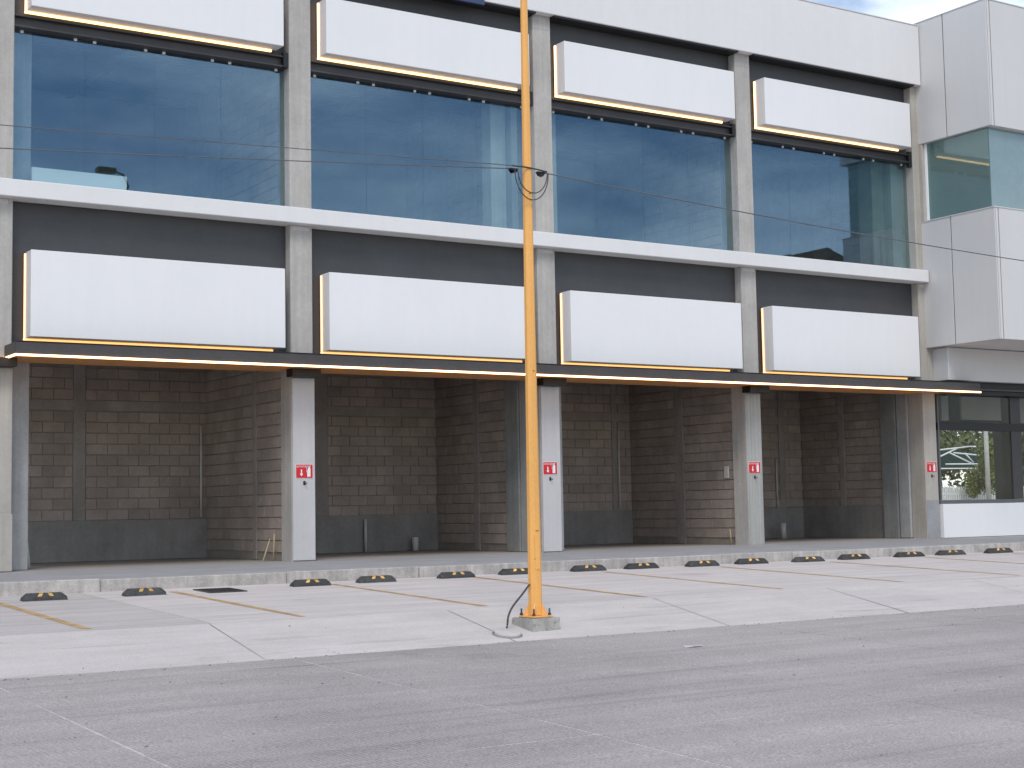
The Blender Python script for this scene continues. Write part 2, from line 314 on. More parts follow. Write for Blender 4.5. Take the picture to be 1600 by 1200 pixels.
# ------------------------------------------------------------------ main building
FL = .092
bld = thing('commercial_building', 'long two-storey commercial building with grey concrete columns, white bands and big blue-glazed windows', 'building')
colx = [S * i for i in range(-1, 4)] + [20.98]
cmat = ['concrete', 'concrete', 'concrete', 'concrete', 'concrete', 'concrete_b']
for i, x in enumerate(colx):
    c = box('column', x - .42, x, 0, .45, FL - .1, 10.66, M[cmat[i]], bld, .014)
    lm = {1: 'concrete_b', 2: 'concrete_w', 3: 'concrete_w', 4: 'concrete_s', 5: 'concrete_b', 0: 'concrete_w'}[i]
    if i in (1, 2, 3): box('cladding', x - .412, x + .008, -.035, .0, FL + .012, 3.272, M[lm], c, .006)
    if i == 4: box('cladding', x - .415, x + .004, -.006, .012, FL + .004, 3.272, M[lm], c, .004)
    if i == 5: box('patch', x - .412, x - .006, -.007, .02, FL + .004, .97, M['concrete_d'], c, .006)
    if i == 1: box('patch', x - .30, x + .02, -.055, -.034, FL + .004, .98, M['concrete_b'], c, .006)
    # rough collar of grout under and above the floor band
    for z in (5.93, 6.26):
        box('grout', x - .40 + random.uniform(0, .04), x - .03 - random.uniform(0, .05), -.012 if z < 6 else -.016, .03, z - .05 if z < 6 else z - .02, z + .035, M['concrete_w'], c, .012)
    # form joint near the top
    box('form_joint', x - .421, x + .001, -.0015, .03, 10.335, 10.343, M['concrete_d'], c, 0)
box('floor_band', -11, 20.72, -.20, .19, 5.972, 6.252, M['plaster'], bld, .012)
box('parapet', -11, 20.74, -.17, .45, 10.62, 12.03, M['plaster'], bld, .01)
box('roof_slab', -11, 40, .46, 9, 10.64, 10.9, M['roof'], bld, 0)
box('parapet_cap', -11, 20.72, -.18, .46, 12.032, 12.06, M['white2'], bld, .004)
box('floor_slab', -11, 20.9, .45, 9, 5.65, 6.14, M['beam'], bld, 0)
box('ground_floor', -11, 20.95, .425, 9, -.1, FL - .004, M['floor'], bld, 0)
box('shop_ceiling', -11, 20.95, .27, 9, 4.45, 4.6, M['beam'], bld, 0)
box('rear_facade', -11, 20.95, 5.35, 5.6, -.1, 10.64, M['roomwall'], bld, 0)
box('roof_ceiling', -11, 20.9, .27, 5.34, 9.42, 9.5, M['ceil'], bld, 0)
for k in range(8):
    box('joist', -11, 20.6, .95 + k * .6, 1.03 + k * .6, 9.26, 9.418, M['joist'], bld, 0)
for i in range(-1, 4):
    x0 = S * i; x1 = (S * (i + 1) - .42) if i < 3 else 20.56
    box('cross_beam', x0 + 2.35, x0 + 2.5, .3, 5.3, 9.2, 9.255, M['joist'], bld, 0)
    box('lower_panel', x0 + .003, x1 - .003, .2, .262, 3.44, 5.968, M['dark'], bld, .003)
    box('upper_panel', x0 + .003, x1 - .003, .2, .262, 9.0, 10.617, M['dark'], bld, .003)
    boxes('soffit_batten', [(x0 + .004, x1 - .004, -.14, .196, 10.585, 10.616)], M['black'], bld)
    b = boxes('window_beam', [(x0 + .004, x1 - .004, .04, .30, 8.975, 9.0), (x0 + .004, x1 - .004, .13, .16, 8.83, 8.974), (x0 + .004, x1 - .004, .04, .30, 8.80, 8.829)], M['steel'], bld)
    box('end_plate', x1 - .10, x1 - .012, .02, .12, 8.70 if i == 3 else 8.79, 9.06, M['black'], b, .004)
    w = box('window', x0 + .006, x1 - .006, .195, .26, 6.254, 6.275, M['frame'], bld, .003)
    n = 4; pw = (x1 - x0 - .012) / n
    for k in range(n):
        a = x0 + .006 + k * pw
        pn = box('pane', -pw / 2 + .0015, pw / 2 - .0015, -.006, .006, 6.277, 8.797, M['glass'], w, 0)
        pn.location = (a + pw / 2, .221, 0); pn.rotation_euler = (0, 0, R(random.uniform(-.15, .15)))   # panes never hang perfectly in line
        for cx in (a + .16, a + pw - .16):
            box('clamp', cx - .028, cx + .028, .195, .213, 8.752, 8.797, M['clamp'], w, .006)
    # inner piers behind the glass, both floors
    for z0, z1 in ((FL, 4.44), (6.14, 9.2)):
        box('pier', x0 + .002, x0 + (.40 if i != 1 else .12), .46, .75, z0, z1, M['pier'], bld, .01)
# office knee wall behind the first window
box('knee_wall', .36, 1.93, .25, .34, 6.28, 6.58, M['white'], bld, .006)
box('pier', 9.25, 9.60, .46, .8, 6.14, 9.2, M['pier'], bld, .01)
box('pier', 9.62, 9.775, .30, .5, 6.14, 9.2, M['pier2'], bld, .01)
box('pier', 19.7, 20.1, .5, .95, 6.14, 9.2, M['pier2'], bld, .01)
box('pier', 20.12, 20.55, .30, .6, 6.14, 9.2, M['pier'], bld, .01)
# ground floor piers on the right of the bays
box('pier', 9.97, 10.2, .455, .72, FL, 4.44, M['pier'], bld, .01)
box('pier', 9.94, 10.2, .74, 1.22, FL, 4.44, M['pier2'], bld, .01)
box('pier', 20.52, 20.9, .455, .80, FL, 4.44, M['pier'], bld, .02)
box('pier', 20.50, 20.9, .82, 1.28, FL, 4.44, M['pier2'], bld, .01)
box('end_wall', 20.80, 20.98, .46, 9, -.1, 10.6, M['roomwall'], bld, 0)
# navy sign at the foot of the parapet
tag(box('fascia_sign', 5.9, 8.74, -.23, -.175, 10.52, 11.9, M['navy'], None, .006), 'dark navy fascia sign cut off by the top of the picture', 'sign')

# ------------------------------------------------------------------ block walls, every block a piece
CH = .2055; BL = .408
blk = {}
def block_mesh(l, axis):
    l = round(l, 2)
    if (l, axis) not in blk:
        bm = bmesh.new(); h = CH - .018
        if axis == 'X': bm_box(bm, 0, l, 0, .06, 0, h)
        else: bm_box(bm, 0, .06, 0, l, 0, h)
        bmesh.ops.bevel(bm, geom=bm.edges[:], offset=.004, segments=1, affect='EDGES')
        me = finish(bm, 'block'); me.materials.append(M['block']); blk[(l, axis)] = me
    return blk[(l, axis)]
def lay(parent, axis, fix, a0, a1, z0, z1, zref=.86):
    """courses of blocks between a0 and a1 along an axis on the face at 'fix' (towards the viewer)"""
    k0 = math.ceil((z0 - zref - .01) / CH); k = k0
    while zref + k * CH + CH <= z1 + .03:
        z = zref + k * CH; off = (k % 2) * BL / 2; p = a0 - off - .0
        p = math.floor(a0 / BL) * BL - off
        while p < a1 - .03:
            s = max(p, a0); e = min(p + BL - .008, a1)
            if e - s > .07:
                me = block_mesh(e - s, axis); o = bpy.data.objects.new('block', me); C.objects.link(o); o.parent = parent
                d = random.uniform(-.004, .005)
                o.location = (s, fix - d, z + random.uniform(-.002, .002)) if axis == 'X' else (fix - d, s, z + random.uniform(-.002, .002))
                o.rotation_euler = (0, random.uniform(-.003, .003), 0) if axis == 'X' else (random.uniform(-.003, .003), 0, 0)
            p += BL
        k += 1
RY = 4.1
def rear_wall(label, x0, x1, xb, pil, beam, dado):
    t = thing('block_wall', label, 'wall', 'rear walls of the open bays', (x0, RY, FL))
    def P(o): o.parent = t; o.matrix_parent_inverse = Matrix.Translation((-x0, -RY, -FL)); return o
    P(box('mortar_bed', x0, x1, RY + .018, RY + .2, FL, 4.44, M['mortar'], None, 0))
    P(box('render_coat', x0, x1, RY - .012, RY + .017, FL, dado, M['dado'], None, .004))
    P(box('tie_beam', x0, x1, RY - .004, RY + .0175, beam[0], beam[1], M['beam'], None, .004))
    edges = [xb]
    for a, b in pil:
        P(box('pilaster', a, b, RY - .010, RY + .0178, dado + .001, 4.43, M['beam'], None, .006)); edges += [a - .006, b + .006]
    edges.append(x1)
    holder = bpy.data.objects.new('tmp', None)
    before = set(C.objects)
    for a, b in zip(edges[::2], edges[1::2]):
        if b - a < .1: continue
        lay(t, 'X', RY, a, b, dado, beam[0]); lay(t, 'X', RY, a, b, beam[1], 3.85)
    for o in set(C.objects) - before: o.matrix_parent_inverse = Matrix.Translation((-x0, -RY, -FL))
    return t
rear_wall('rear block wall of the leftmost open bay, pilaster at left and dark rendered base', 0.0, 4.825, .6, [(2.20, 2.43)], (2.918, 3.112), .85)
rear_wall('rear block wall behind the two pipe stubs, second bay from left', S, 10.035, 7.46, [(6.9, 7.45)], (2.918, 3.112), .86)
rear_wall('rear block wall seen as a narrow strip right of the yellow pole', 2 * S, 15.245, 12.6, [(14.70, 14.84)], (2.918, 3.112), .86)
rear_wall('dark rear block wall of the rightmost open bay, mostly hidden by its column', 3 * S, 20.635, 18.6, [(19.86, 20.05)], (2.918, 3.112), .84)
def side_wall(label, X, pil, beam, z0, y0=.46, y1=RY + .02, dado=None, zb=(FL, 3.85), grp='partition walls between the open bays', ytop=4.44, yb=None):
    t = thing('block_wall', label, 'wall', grp, (X, y0, zb[0]))
    before = set(C.objects)
    box('mortar_bed', X + .018, X + .17, y0, y1, zb[0], ytop, M['mortar'], t, 0)
    if dado: box('render_coat', X - .01, X + .0175, y0, y1, zb[0], dado, M['dado'], t, .004)
    if beam: box('tie_beam', X - .004, X + .0175, y0, y1, beam[0], beam[1], M['beam'], t, .004)
    edges = [y0 + .004]
    for a, b in pil:
        box('pilaster', X - .012, X + .0178, a, b, (dado or zb[0]) + .002, ytop - .01, M['beam'], t, .006); edges += [a - .006, b + .006]
    edges.append(yb or y1 - .03)
    for a, b in zip(edges[::2], edges[1::2]):
        if beam:
            lay(t, 'Y', X, a, b, dado or z0, beam[0], zref=.86); lay(t, 'Y', X, a, b, beam[1], zb[1], zref=.86)
        else: lay(t, 'Y', X, a, b, z0, zb[1], zref=z0)
    for o in set(C.objects) - before: o.matrix_parent_inverse = Matrix.Translation((-X, -y0, -zb[0]))
    return t
side_wall('brown block partition on the right of the leftmost open bay', 4.81, [(1.60, 1.76)], (2.918, 3.112), FL)
side_wall('dark block partition left of the yellow pole, in the second bay', 10.02, [(2.35, 2.55)], (2.918, 3.112), FL, y0=1.23)
side_wall('sunlit brown block partition with small white box, third bay from left', 15.23, [(2.15, 2.45)], (2.918, 3.112), FL)
side_wall('stained block partition with rendered base beside the rightmost piers', 20.62, [(2.60, 2.78)], (2.918, 3.112), FL, y0=1.29, dado=.86)
for i, nm in enumerate(('first', 'second', 'third', 'fourth')):
    X = S * (i + 1) - .40 if i < 3 else 20.62
    side_wall('pale block wall seen through the glass at the right of the %s upper window from left' % nm, X, [], None, 6.16, y0=.62 if i < 3 else .96, y1=5.3, zb=(6.14, 9.2), grp='block walls behind the upper windows', ytop=9.41, yb=3.4)

# ------------------------------------------------------------------ sign boxes with light strips
order = ('leftmost', 'second from left', 'third from left', 'rightmost')
def sign_box(x0, x1, z0, z1, label, lower):
    t = thing('sign_box', label, 'sign box', 'blank white sign boxes on the facade', (x0, .14, z0))
    inv = Matrix.Translation((-x0, -.14, -z0))
    ps = [box('case', x0, x1, -.20, .135, z0, z1, M['white'], None, .008)]
    lm = M['led_lo' if lower else 'led']
    ps.append(box('light_strip', x0 - .03, x1 - .1, .10, .135, z0 - .036, z0 - .004, lm, None, .004))
    ps.append(box('light_strip', x0 - .024, x0 - .004, .10, .135, z0 - .0, z1 - .02, lm, None, .004))
    ps.append(box('bracket', x0 + .3, x0 + .42, .137, .199, z0 + .3, z0 + .42, M['black'], None, 0))
    ps.append(box('bracket', x1 - .42, x1 - .3, .137, .199, z0 + .3, z0 + .42, M['black'], None, 0))
    for o in ps: o.parent = t; o.matrix_parent_inverse = inv
    return t
for i in range(4):
    a = S * i + (.235, .235, .21, .255)[i]; b = S * i + (4.59, 4.56, 4.58, 4.71)[i]
    sign_box(a, b, 3.765, 5.15, 'blank white sign box in the lower row above the canopy, ' + order[i], True)
    sign_box(a - .02, b, 9.095, 10.12, 'blank white sign box with glowing lower edge in the top row, ' + order[i], False)

# ------------------------------------------------------------------ canopy
cn = thing('canopy', 'long dark steel canopy with a glowing warm light strip over the open bays', 'canopy')
CX0, CX1, CY = -.115, 21.72, -.70
box('fascia', CX0, CX1, CY, CY + .06, 3.412, 3.625, M['steel'], cn, .006)
box('end_fascia', CX0, CX0 + .06, CY + .061, .17, 3.412, 3.625, M['steel'], cn, .006)
box('end_fascia', CX1 - .06, CX1, CY + .061, .17, 3.412, 3.625, M['steel'], cn, .006)
box('top_sheet', CX0 + .062, CX1 - .062, CY + .062, .19, 3.565, 3.60, M['steel'], cn, 0)
box('drip_edge', CX0 - .012, CX1 + .012, CY - .014, CY + .03, 3.626, 3.638, M['black'], cn, .003)
for k in range(5):
    a = CX0 + .062 + k * (CX1 - CX0 - .13) / 5; box('soffit_sheet', a, a + (CX1 - CX0 - .13) / 5 - .006, CY + .062, .44, 3.412, 3.426, M['soffit'], cn, 0)
box('light_strip', CX0 - .02, CX1, CY - .02, CY - .001, 3.400, 3.432, M['led_c'], cn, .003)
box('light_strip', CX0 - .02, CX0 - .001, CY + .0, .05, 3.400, 3.432, M['led_c'], cn, .003)
for x in [S * i for i in range(0, 4)]:
    box('bracket', x - .53, x + .01, -.30, -.04, 3.275, 3.411, M['black'], cn, .004)

# ------------------------------------------------------------------ corner wing
X0, YF = 20.76, -2.11
wing = thing('corner_wing', 'projecting white corner block in two panel-clad tiers with a glazed strip between', 'building', None, (X0, 0, 0))
inv = Matrix.Translation((-X0, 0, 0))
ps = []
def tier(z0, z1):
    ps.append(box('core', X0 + .03, 40, YF + .03, .1, z0 + .02, z1 - .02, M['gasket'], None, 0))
    g = .014
    for a, b in ((YF, -.86), (-.86, .12)):
        ps.append(box('side_panel', X0, X0 + .028, a + (g if a > YF else 0), b - g, z0, z1, M['white2'], None, .004))
    xs = [X0 + .03, X0 + .13, X0 + 2.6, X0 + 5.1, X0 + 7.6, 40]
    for a, b in zip(xs, xs[1:]): ps.append(box('front_panel', a + g, b - g, YF, YF + .028, z0, z1, M['white2'], None, .004))
    for a, b in zip(xs[1:], xs[2:]): ps.append(box('soffit_panel', a - .09, b - .1, YF + .032, .08, z0 - .004, z0 + .018, M['white2'], None, 0))
    ps.append(box('cap', X0 - .012, 40, YF - .012, .3, z1 + .002, z1 + .025, M['white2'], None, 0))
tier(9.25, 12.12); tier(4.47, 7.40)
ps.append(box('pane', X0 + .10, X0 + .112, YF + .17, -.17, 7.43, 9.245, M['glass_w'], None, 0))
xs = [X0 + .10, X0 + 2.5, X0 + 5, X0 + 7.5, X0 + 10]
for a, b in zip(xs, xs[1:]): ps.append(box('pane', a + .016, b, YF + .155, YF + .167, 7.43, 9.245, M['glass_f'], None, 0))
ps.append(box('jamb', X0 + .08, X0 + .15, -.168, -.10, 7.426, 9.248, M['clamp'], None, .004))
ps.append(box('rear_room_wall', X0 + .3, 40, -.05, .08, 7.43, 9.24, M['roomwall'], None, 0))
ps.append(box('wall_end', X0 + .0, X0 + .3, -.10, .45, 7.43, 9.24, M['concrete_b'], None, .01))
ps.append(tube('conduit', [(X0 + .2, -.35, 9.23), (X0 + .2, -.35, 9.0), (X0 + 2.6, -.9, 8.98)], .018, M['clamp'], None))
# white lintel and shop front under the wing
ps.append(box('lintel', 20.96, 40, -.45, .1, 3.70, 4.455, M['white2'], None, .01))
ps.append(box('dark_recess', 21.0, 40, -.25, .2, 3.40, 3.698, M['black'], None, 0))
ps.append(box('track', 21.9, 40, -.32, -.26, 3.50, 3.54, M['steel'], None, 0))
ps.append(box('dado', 20.995, 40, -.10, .06, FL, .865, M['white'], None, .006))
sw = box('shop_window', 20.99, 40, -.04, .05, .868, .955, M['frame'], None, .006); ps.append(sw)
for p in ps: p.parent = wing; p.matrix_parent_inverse = inv
def sub(o): o.parent = sw; o.matrix_parent_inverse = Matrix.Identity(4); return o
for z0, z1, mt in ((.956, 2.57, 'glass_c'), (2.76, 3.395, 'glass_c')):
    for a, b in ((21.05, 23.54), (23.92, 26.7), (27.0, 30)): sub(box('pane', a, b, 0, .012, z0, z1, M[mt], None, 0))
sub(box('transom', 21.0, 40, -.03, .09, 2.572, 2.758, M['black'], None, .004))
sub(box('mullion', 21.0, 21.045, -.035, .04, .957, 3.396, M['frame'], None, .003))
sub(box('mullion', 23.55, 23.91, -.02, .26, .957, 3.396, M['brownpost'], None, .004))
sub(box('mullion', 26.71, 26.99, -.02, .26, .957, 3.396, M['brownpost'], None, .004))
# inside the shop: hanging ceiling panels, floor, rear opening
def wp(o): o.parent = wing; o.matrix_parent_inverse = inv; return o
wp(box('shop_floor', 21.0, 40, .1, 6, -.1, FL, M['floor'], None, 0))
wp(box('shop_ceiling', 21.0, 40, .21, 6, 3.9, 4.1, M['black'], None, 0))
wp(box('upper_block', 21.0, 40, .12, 9, 4.47, 10.63, M['roomwall'], None, 0))
wp(box('rear_sill', 21.0, 40, 5.7, 5.9, FL, .8, M['frame'], None, 0))
wp(box('rear_header', 21.0, 40, 5.7, 5.9, 2.98, 3.9, M['black'], None, 0))
for x in (30.05, 34.2): wp(box('rear_post', x, x + .52, 5.65, 5.95, .8, 2.98, M['brownpost'], None, .01))
for a, b, y, mt in ((21.75, 21.95, 1.0, 'roomwall'), (22.65, 22.9, 1.3, 'roomwall'), (23.6, 25.2, 1.5, 'roomwall'), (25.75, 26.2, 1.6, 'roomwall')):
    wp(box('hanging_panel', a, b, y, y + .06, 2.9 if b - a < .5 else 2.95, 3.88, M[mt], None, .004))
bl = wp(tube('pendant_lamp', [(25.6, 1.9, 3.05), (25.6, 1.9, 3.10), (25.6, 1.9, 3.17), (25.6, 1.9, 3.24)], [.02, .05, .045, .015], M['bulb'], None, 10))

# ------------------------------------------------------------------ extinguisher signs
txt = text_mesh('EXTINTOR', .052); txt.materials.append(M['signwhite'])
def ext_sign(xc, zc, yf, label):
    t = thing('extinguisher_sign', label, 'sign', 'red extinguisher signs on the columns', (xc, yf, zc))
    w, h = .33, .245; t.scale = (.95, 1, .95)
    box('border', -w / 2 - .008, w / 2 + .008, -.004, -.001, -h / 2 - .008, h / 2 + .008, M['signwhite'], t, 0)
    box('plate', -w / 2, w / 2, -.008, -.0042, -h / 2, h / 2, M['red'], t, 0)
    o = mk('lettering', txt, None, t); o.location = (-.055, -.0095, .068); o.rotation_euler = (R(90), 0, 0); o.scale = (.80, 1.0, 1)
    prism('arrow', [(-.072, .03), (-.048, .03), (-.048, -.045), (-.026, -.045), (-.06, -.092), (-.094, -.045), (-.072, -.045)], -.0105, -.0085, M['signwhite'], t)
    prism('extinguisher_mark', [(.055, -.10), (.12, -.10), (.12, .045), (.108, .066), (.102, .082), (.125, .098), (.12, .106), (.09, .09), (.08, .095), (.055, .085), (.05, .05), (.047, -.02), (.041, -.02), (.043, .06), (.052, .092), (.075, .105), (.082, .078), (.07, .066), (.055, .045)], -.0105, -.0085, M['signwhite'], t)
    return t
def hook(xc, zc, yf, label):
    t = thing('extinguisher_hook', label, 'hook', 'hooks under the extinguisher signs', (xc, yf, zc))
    box('plate', -.022, .022, -.008, -.001, -.03, .04, M['black'], t, .003)
    tube('hook_arm', [(0, -.008, .01), (0, -.04, .0), (.01, -.06, -.02), (.02, -.055, .015)], .008, M['steel'], t)
cl = ('the first column from left with a sign', 'the column just right of the yellow pole', 'the streaked third column with a sign', 'the rightmost beige column by the shop window')
for i, (xc, zc, yf) in enumerate(((5.0, 1.645, -.036), (10.16, 1.695, -.036), (15.38, 1.71, -.007), (20.765, 1.72, -.001))):
    ext_sign(xc, zc, yf, 'red extinguisher sign with white arrow on ' + cl[i])
    hook(xc + .0, zc - .21, yf, 'small dark hook below the red sign on ' + cl[i])

# ------------------------------------------------------------------ wheel stops
st_bm = bmesh.new()
def stop_mesh():
    bm = bmesh.new()
    l = .31; sec = [(-.075, 0), (-.07, .035), (-.045, .10), (.045, .10), (.07, .035), (.075, 0)]
    rings = []
    for x, k in ((-l, 0), (-l + .005, .45), (-l + .075, 1), (l - .075, 1), (l - .005, .45), (l, 0)):
        rings.append([bm.verts.new((x, y * (1 if k else .98), z * (k if k else .1))) for y, z in sec])
    for A, B in zip(rings, rings[1:]):
        for i in range(6): bm.faces.new((A[i], A[(i + 1) % 6], B[(i + 1) % 6], B[i]))
    bm.faces.new(rings[0]); bm.faces.new(rings[-1][::-1])
    return finish(bm, 'wheel_stop')
sm = stop_mesh(); sm.materials.append(M['rubber'])
def refl_mesh(x0, x1, sk):
    bm = bmesh.new(); e = .0025
    pts = [(x0, -.0605 - e, .060), (x1, -.0605 - e, .060), (x1 + sk * .5, -.046 - e, .098), (x0 + sk * .5, -.046 - e, .098)]
    pts2 = [(x0 + sk * .5, -.044, .1005 + e), (x1 + sk * .5, -.044, .1005 + e), (x1 + sk, .02, .1005 + e), (x0 + sk, .02, .1005 + e)]
    bm.faces.new([bm.verts.new(p) for p in pts]); bm.faces.new([bm.verts.new(p) for p in pts2])
    me = finish(bm, 'reflector'); me.materials.append(M['reflector']); return me
rm1, rm2 = refl_mesh(-.11, -.055, .05), refl_mesh(.06, .115, -.05)
stops = [(-.92, -4.21, .58), (.44, -4.16, .58), (3.03, -3.88, .60), (4.16, -3.76, .62), (5.64, -3.62, .63), (6.86, -3.48, .63), (8.28, -3.47, .65), (9.40, -3.46, .66), (10.67, -3.54, .67), (11.84, -3.50, .68), (13.12, -3.60, .69), (14.36, -3.52, .70), (15.84, -3.52, .71), (17.01, -3.51, .72), (18.37, -3.55, .74)]
sl = ['leftmost of all, beside a yellow line', 'just left of the drain grate', 'just right of the drain grate', 'fourth from left, right of a yellow line', 'fifth from left, before the yellow pole', 'half hidden behind the yellow pole', 'first to the right of the yellow pole', 'second to the right of the yellow pole', 'third to the right of the yellow pole', 'below the streaked column', 'fifth from right', 'fourth from right', 'third from right, before the rightmost open bay', 'second from right, before the white shop dado', 'rightmost of all']
for (x, y, ln_), lb in zip(stops, sl):
    t = thing('wheel_stop', 'black rubber wheel stop with two yellow patches, ' + lb, 'wheel stop', 'wheel stops along the kerb', (x + ln_ / 2, y + .06, gz(y) + .002))
    t.rotation_euler = (R(1.86), 0, R(random.uniform(-2.2, 2.2))); t.scale = (ln_ / .62, 1.15, random.uniform(.9, .98))
    mk('body', sm, None, t); mk('reflector', rm1, None, t); mk('reflector', rm2, None, t)

# drain grate
t = thing('drain_grate', 'dark square drain grate in the parking pavement near the kerb', 'drain grate', None, (1.87, -3.97, gz(-3.97) + .002)); t.rotation_euler = (R(1.86), 0, 0)
box('pit', -.25, .25, -.30, .30, 0, .004, M['black'], t, 0)
for k in range(9): box('bar', -.25 + k * .0605, -.235 + k * .0605, -.30, .30, .0045, .012, M['steel'], t, 0)
boxes('rim', [(-.275, .275, -.325, -.301, 0, .013), (-.275, .275, .301, .325, 0, .013), (-.275, -.251, -.30, .30, 0, .013), (.251, .275, -.30, .30, 0, .013)], M['steel'], t)

# ------------------------------------------------------------------ yellow light pole
PX, PY = 3.735, -9.16
pole = thing('light_pole', 'tall tapered yellow-orange steel light pole on a concrete footing at the street edge', 'light pole', None, (PX, PY, -.345))
base_z = -.345
ft = bmesh.new()
w0, w1 = .215, .200
for (w, z) in ((w0, -.30), (w1, .0)):
    pass
v = [ft.verts.new((sx * w0, sy * w0, -.34)) for sx, sy in ((-1, -1), (1, -1), (1, 1), (-1, 1))] + [ft.verts.new((sx * w1, sy * w1, -.015)) for sx, sy in ((-1, -1), (1, -1), (1, 1), (-1, 1))]
for f in ((3, 2, 1, 0), (4, 5, 6, 7), (0, 1, 5, 4), (1, 2, 6, 5), (2, 3, 7, 6), (3, 0, 4, 7)): ft.faces.new([v[i] for i in f])
bmesh.ops.subdivide_edges(ft, edges=ft.edges[:], cuts=4, use_grid_fill=True)
for q in ft.verts: q.co += Vector((random.uniform(-1, 1), random.uniform(-1, 1), random.uniform(-1, 1))) * .006
fo = mk('footing', finish(ft, 'footing'), M['footing'], pole); fo.rotation_euler = (0, 0, R(5))
H = 8.05
tube('shaft', [(0, 0, .012), (0, 0, 2.75), (0, 0, 7.45), (-.01, 0, H)], [.084, .070, .044, .037], M['pole'], pole, 8, False, R(22.5))
bp_ = box('base_plate', -.145, .145, -.145, .145, -.012, .008, M['pole'], pole, .004); bp_.rotation_euler = (0, 0, R(5))
for k in range(4):
    a = R(5 + 90 * k); c, s = math.cos(a), math.sin(a)
    g = prism('gusset', [(.06, .008), (.135, .008), (.135, .03), (.115, .09), (.08, .15), (.06, .15)], -.006, .006, M['pole'], pole); g.rotation_euler = (0, 0, a + R(45))
    b = tube('anchor_bolt', [(.118 * (c - s), .118 * (c + s), -.01), (.118 * (c - s), .118 * (c + s), .09)], .011, M['steel'], pole)
    n = tube('nut', [(.118 * (c - s), .118 * (c + s), .0125), (.118 * (c - s), .118 * (c + s), .035)], .022, M['steel'], pole, 6, False)
hh = prism('hand_hole', [(-.03, .55), (.03, .55), (.03, .95), (-.03, .95)], -.083, -.070, M['pole'], pole); hh.rotation_euler = (0, 0, R(-8))
for z, w in ((.78, .06), (.86, .05), (.67, .07), (1.0, .04), (2.9, .03), (5.05, .03)): box('scuff', -w * .6, w * .4, -.0835 + z * .0051, -.04, z, z + .006, M['steel'], pole, 0)
tube('lamp_arm', [(-.01, 0, H - .05), (.5, 0, H + .25), (1.15, 0, H + .52), (1.30, 0, H + .80), (1.18, 0, H + 1.06), (.98, 0, H + 1.12)], [.033, .03, .03, .03, .028, .026], M['steel'], pole)
box('lamp_head', .55, 1.0, -.12, .12, H + 1.06, H + 1.19, M['steel'], pole, .03)
# cables on the pole
def sag(a, b, s, n=14): return [tuple(Vector(a).lerp(Vector(b), i / n) - Vector((0, 0, s * 4 * (i / n) * (1 - i / n)))) for i in range(n + 1)]
CZ = 5.0
tag(tube('aerial_cable', sag((PX + .2, PY, CZ), (46, PY + .3, 6.0), .95, 30), .0075, M['wire'], None, 6), 'thin dark cable running right from the yellow pole across the windows', 'cable')
tag(tube('aerial_cable', sag((PX - .2, PY, CZ), (-26, PY - .2, 3.6), .25, 20), .006, M['wire'], None, 6), 'thin dark cable running left from the clamp on the yellow pole', 'cable')
tag(tube('aerial_cable', sag((PX - .05, PY + .02, 5.05), (-26, PY, 4.0), .05, 20), .005, M['wire'], None, 6), 'upper thin cable running left from the yellow pole, above the other', 'cable')
tag(tube('cable_link', sag((PX - .25, PY - .06, CZ + .02), (PX + .25, PY - .06, CZ - .005), -.012, 6), .010, M['cable'], None, 6), 'short cable strap crossing the yellow pole between the two clamps', 'cable')
for dx, lb in ((-.2, 'left'), (.2, 'right')):
    s = 1 if dx > 0 else -1
    o = prism('cable_clamp', [(dx - .06, CZ), (dx + .06, CZ), (dx + .015 * s, CZ - .055), (dx - .03 * s, CZ - .045)], PY - .03, PY + .03, M['black'])
    o.data.transform(Matrix.Translation((PX, 0, 0))); tag(o, 'small black cable clamp just %s of the yellow pole' % lb, 'clamp', 'cable clamps at the pole')
for k, dep in ((0, .34), (1, .26)):
    pts = [(PX + .24 * math.cos(math.pi + math.pi * i / 14) * (1 - .12 * k), PY - .10 - .02 * k, CZ - .04 - dep * math.sin(math.pi * i / 14)) for i in range(15)]
    tag(tube('drip_loop', pts, .007, M['cable'], None, 6), ('longer' if k == 0 else 'shorter') + ' slack cable loop hanging between the clamps on the yellow pole', 'cable')
# earth cable and manhole at the foot
mh = thing('manhole_cover', 'small round concrete manhole cover on the ramp left of the pole footing', 'manhole cover', None, (3.17, -9.42, gz(-9.42) + .004)); mh.rotation_euler = (R(10.5), 0, 0)
tube('cover', [(0, 0, 0), (0, 0, .035), (0, 0, .042)], [.155, .155, .142], M['apron2'], mh, 24)
tube('rim', [(0, 0, -.02), (0, 0, .010)], .178, M['joint'], mh, 24)
pts = [(PX - .09, PY - .02, .03), (PX - .2, PY - .03, -.08), (PX - .36, PY - .06, -.22), (PX - .44, PY - .09, -.33), (PX - .46, PY - .10, -.42), (PX - .50, PY - .12, -.475), (PX - .60, PY - .14, -.475), (PX - .70, PY - .20, -.49), (PX - .68, PY - .26, -.50)]
sm_pts = []
for i in range(len(pts) - 1):
    p0, p1, p2, p3 = (Vector(pts[max(i - 1, 0)]), Vector(pts[i]), Vector(pts[i + 1]), Vector(pts[min(i + 2, len(pts) - 1)]))
    for q in range(4):
        u = q / 4; sm_pts.append(tuple(.5 * ((2 * p1) + (p2 - p0) * u + (2 * p0 - 5 * p1 + 4 * p2 - p3) * u * u + (3 * p1 - p0 - 3 * p2 + p3) * u ** 3)))
tag(tube('power_cable', sm_pts, .012, M['cable'], None, 8), 'loose dark cable dropping from the yellow pole to the manhole cover', 'cable')

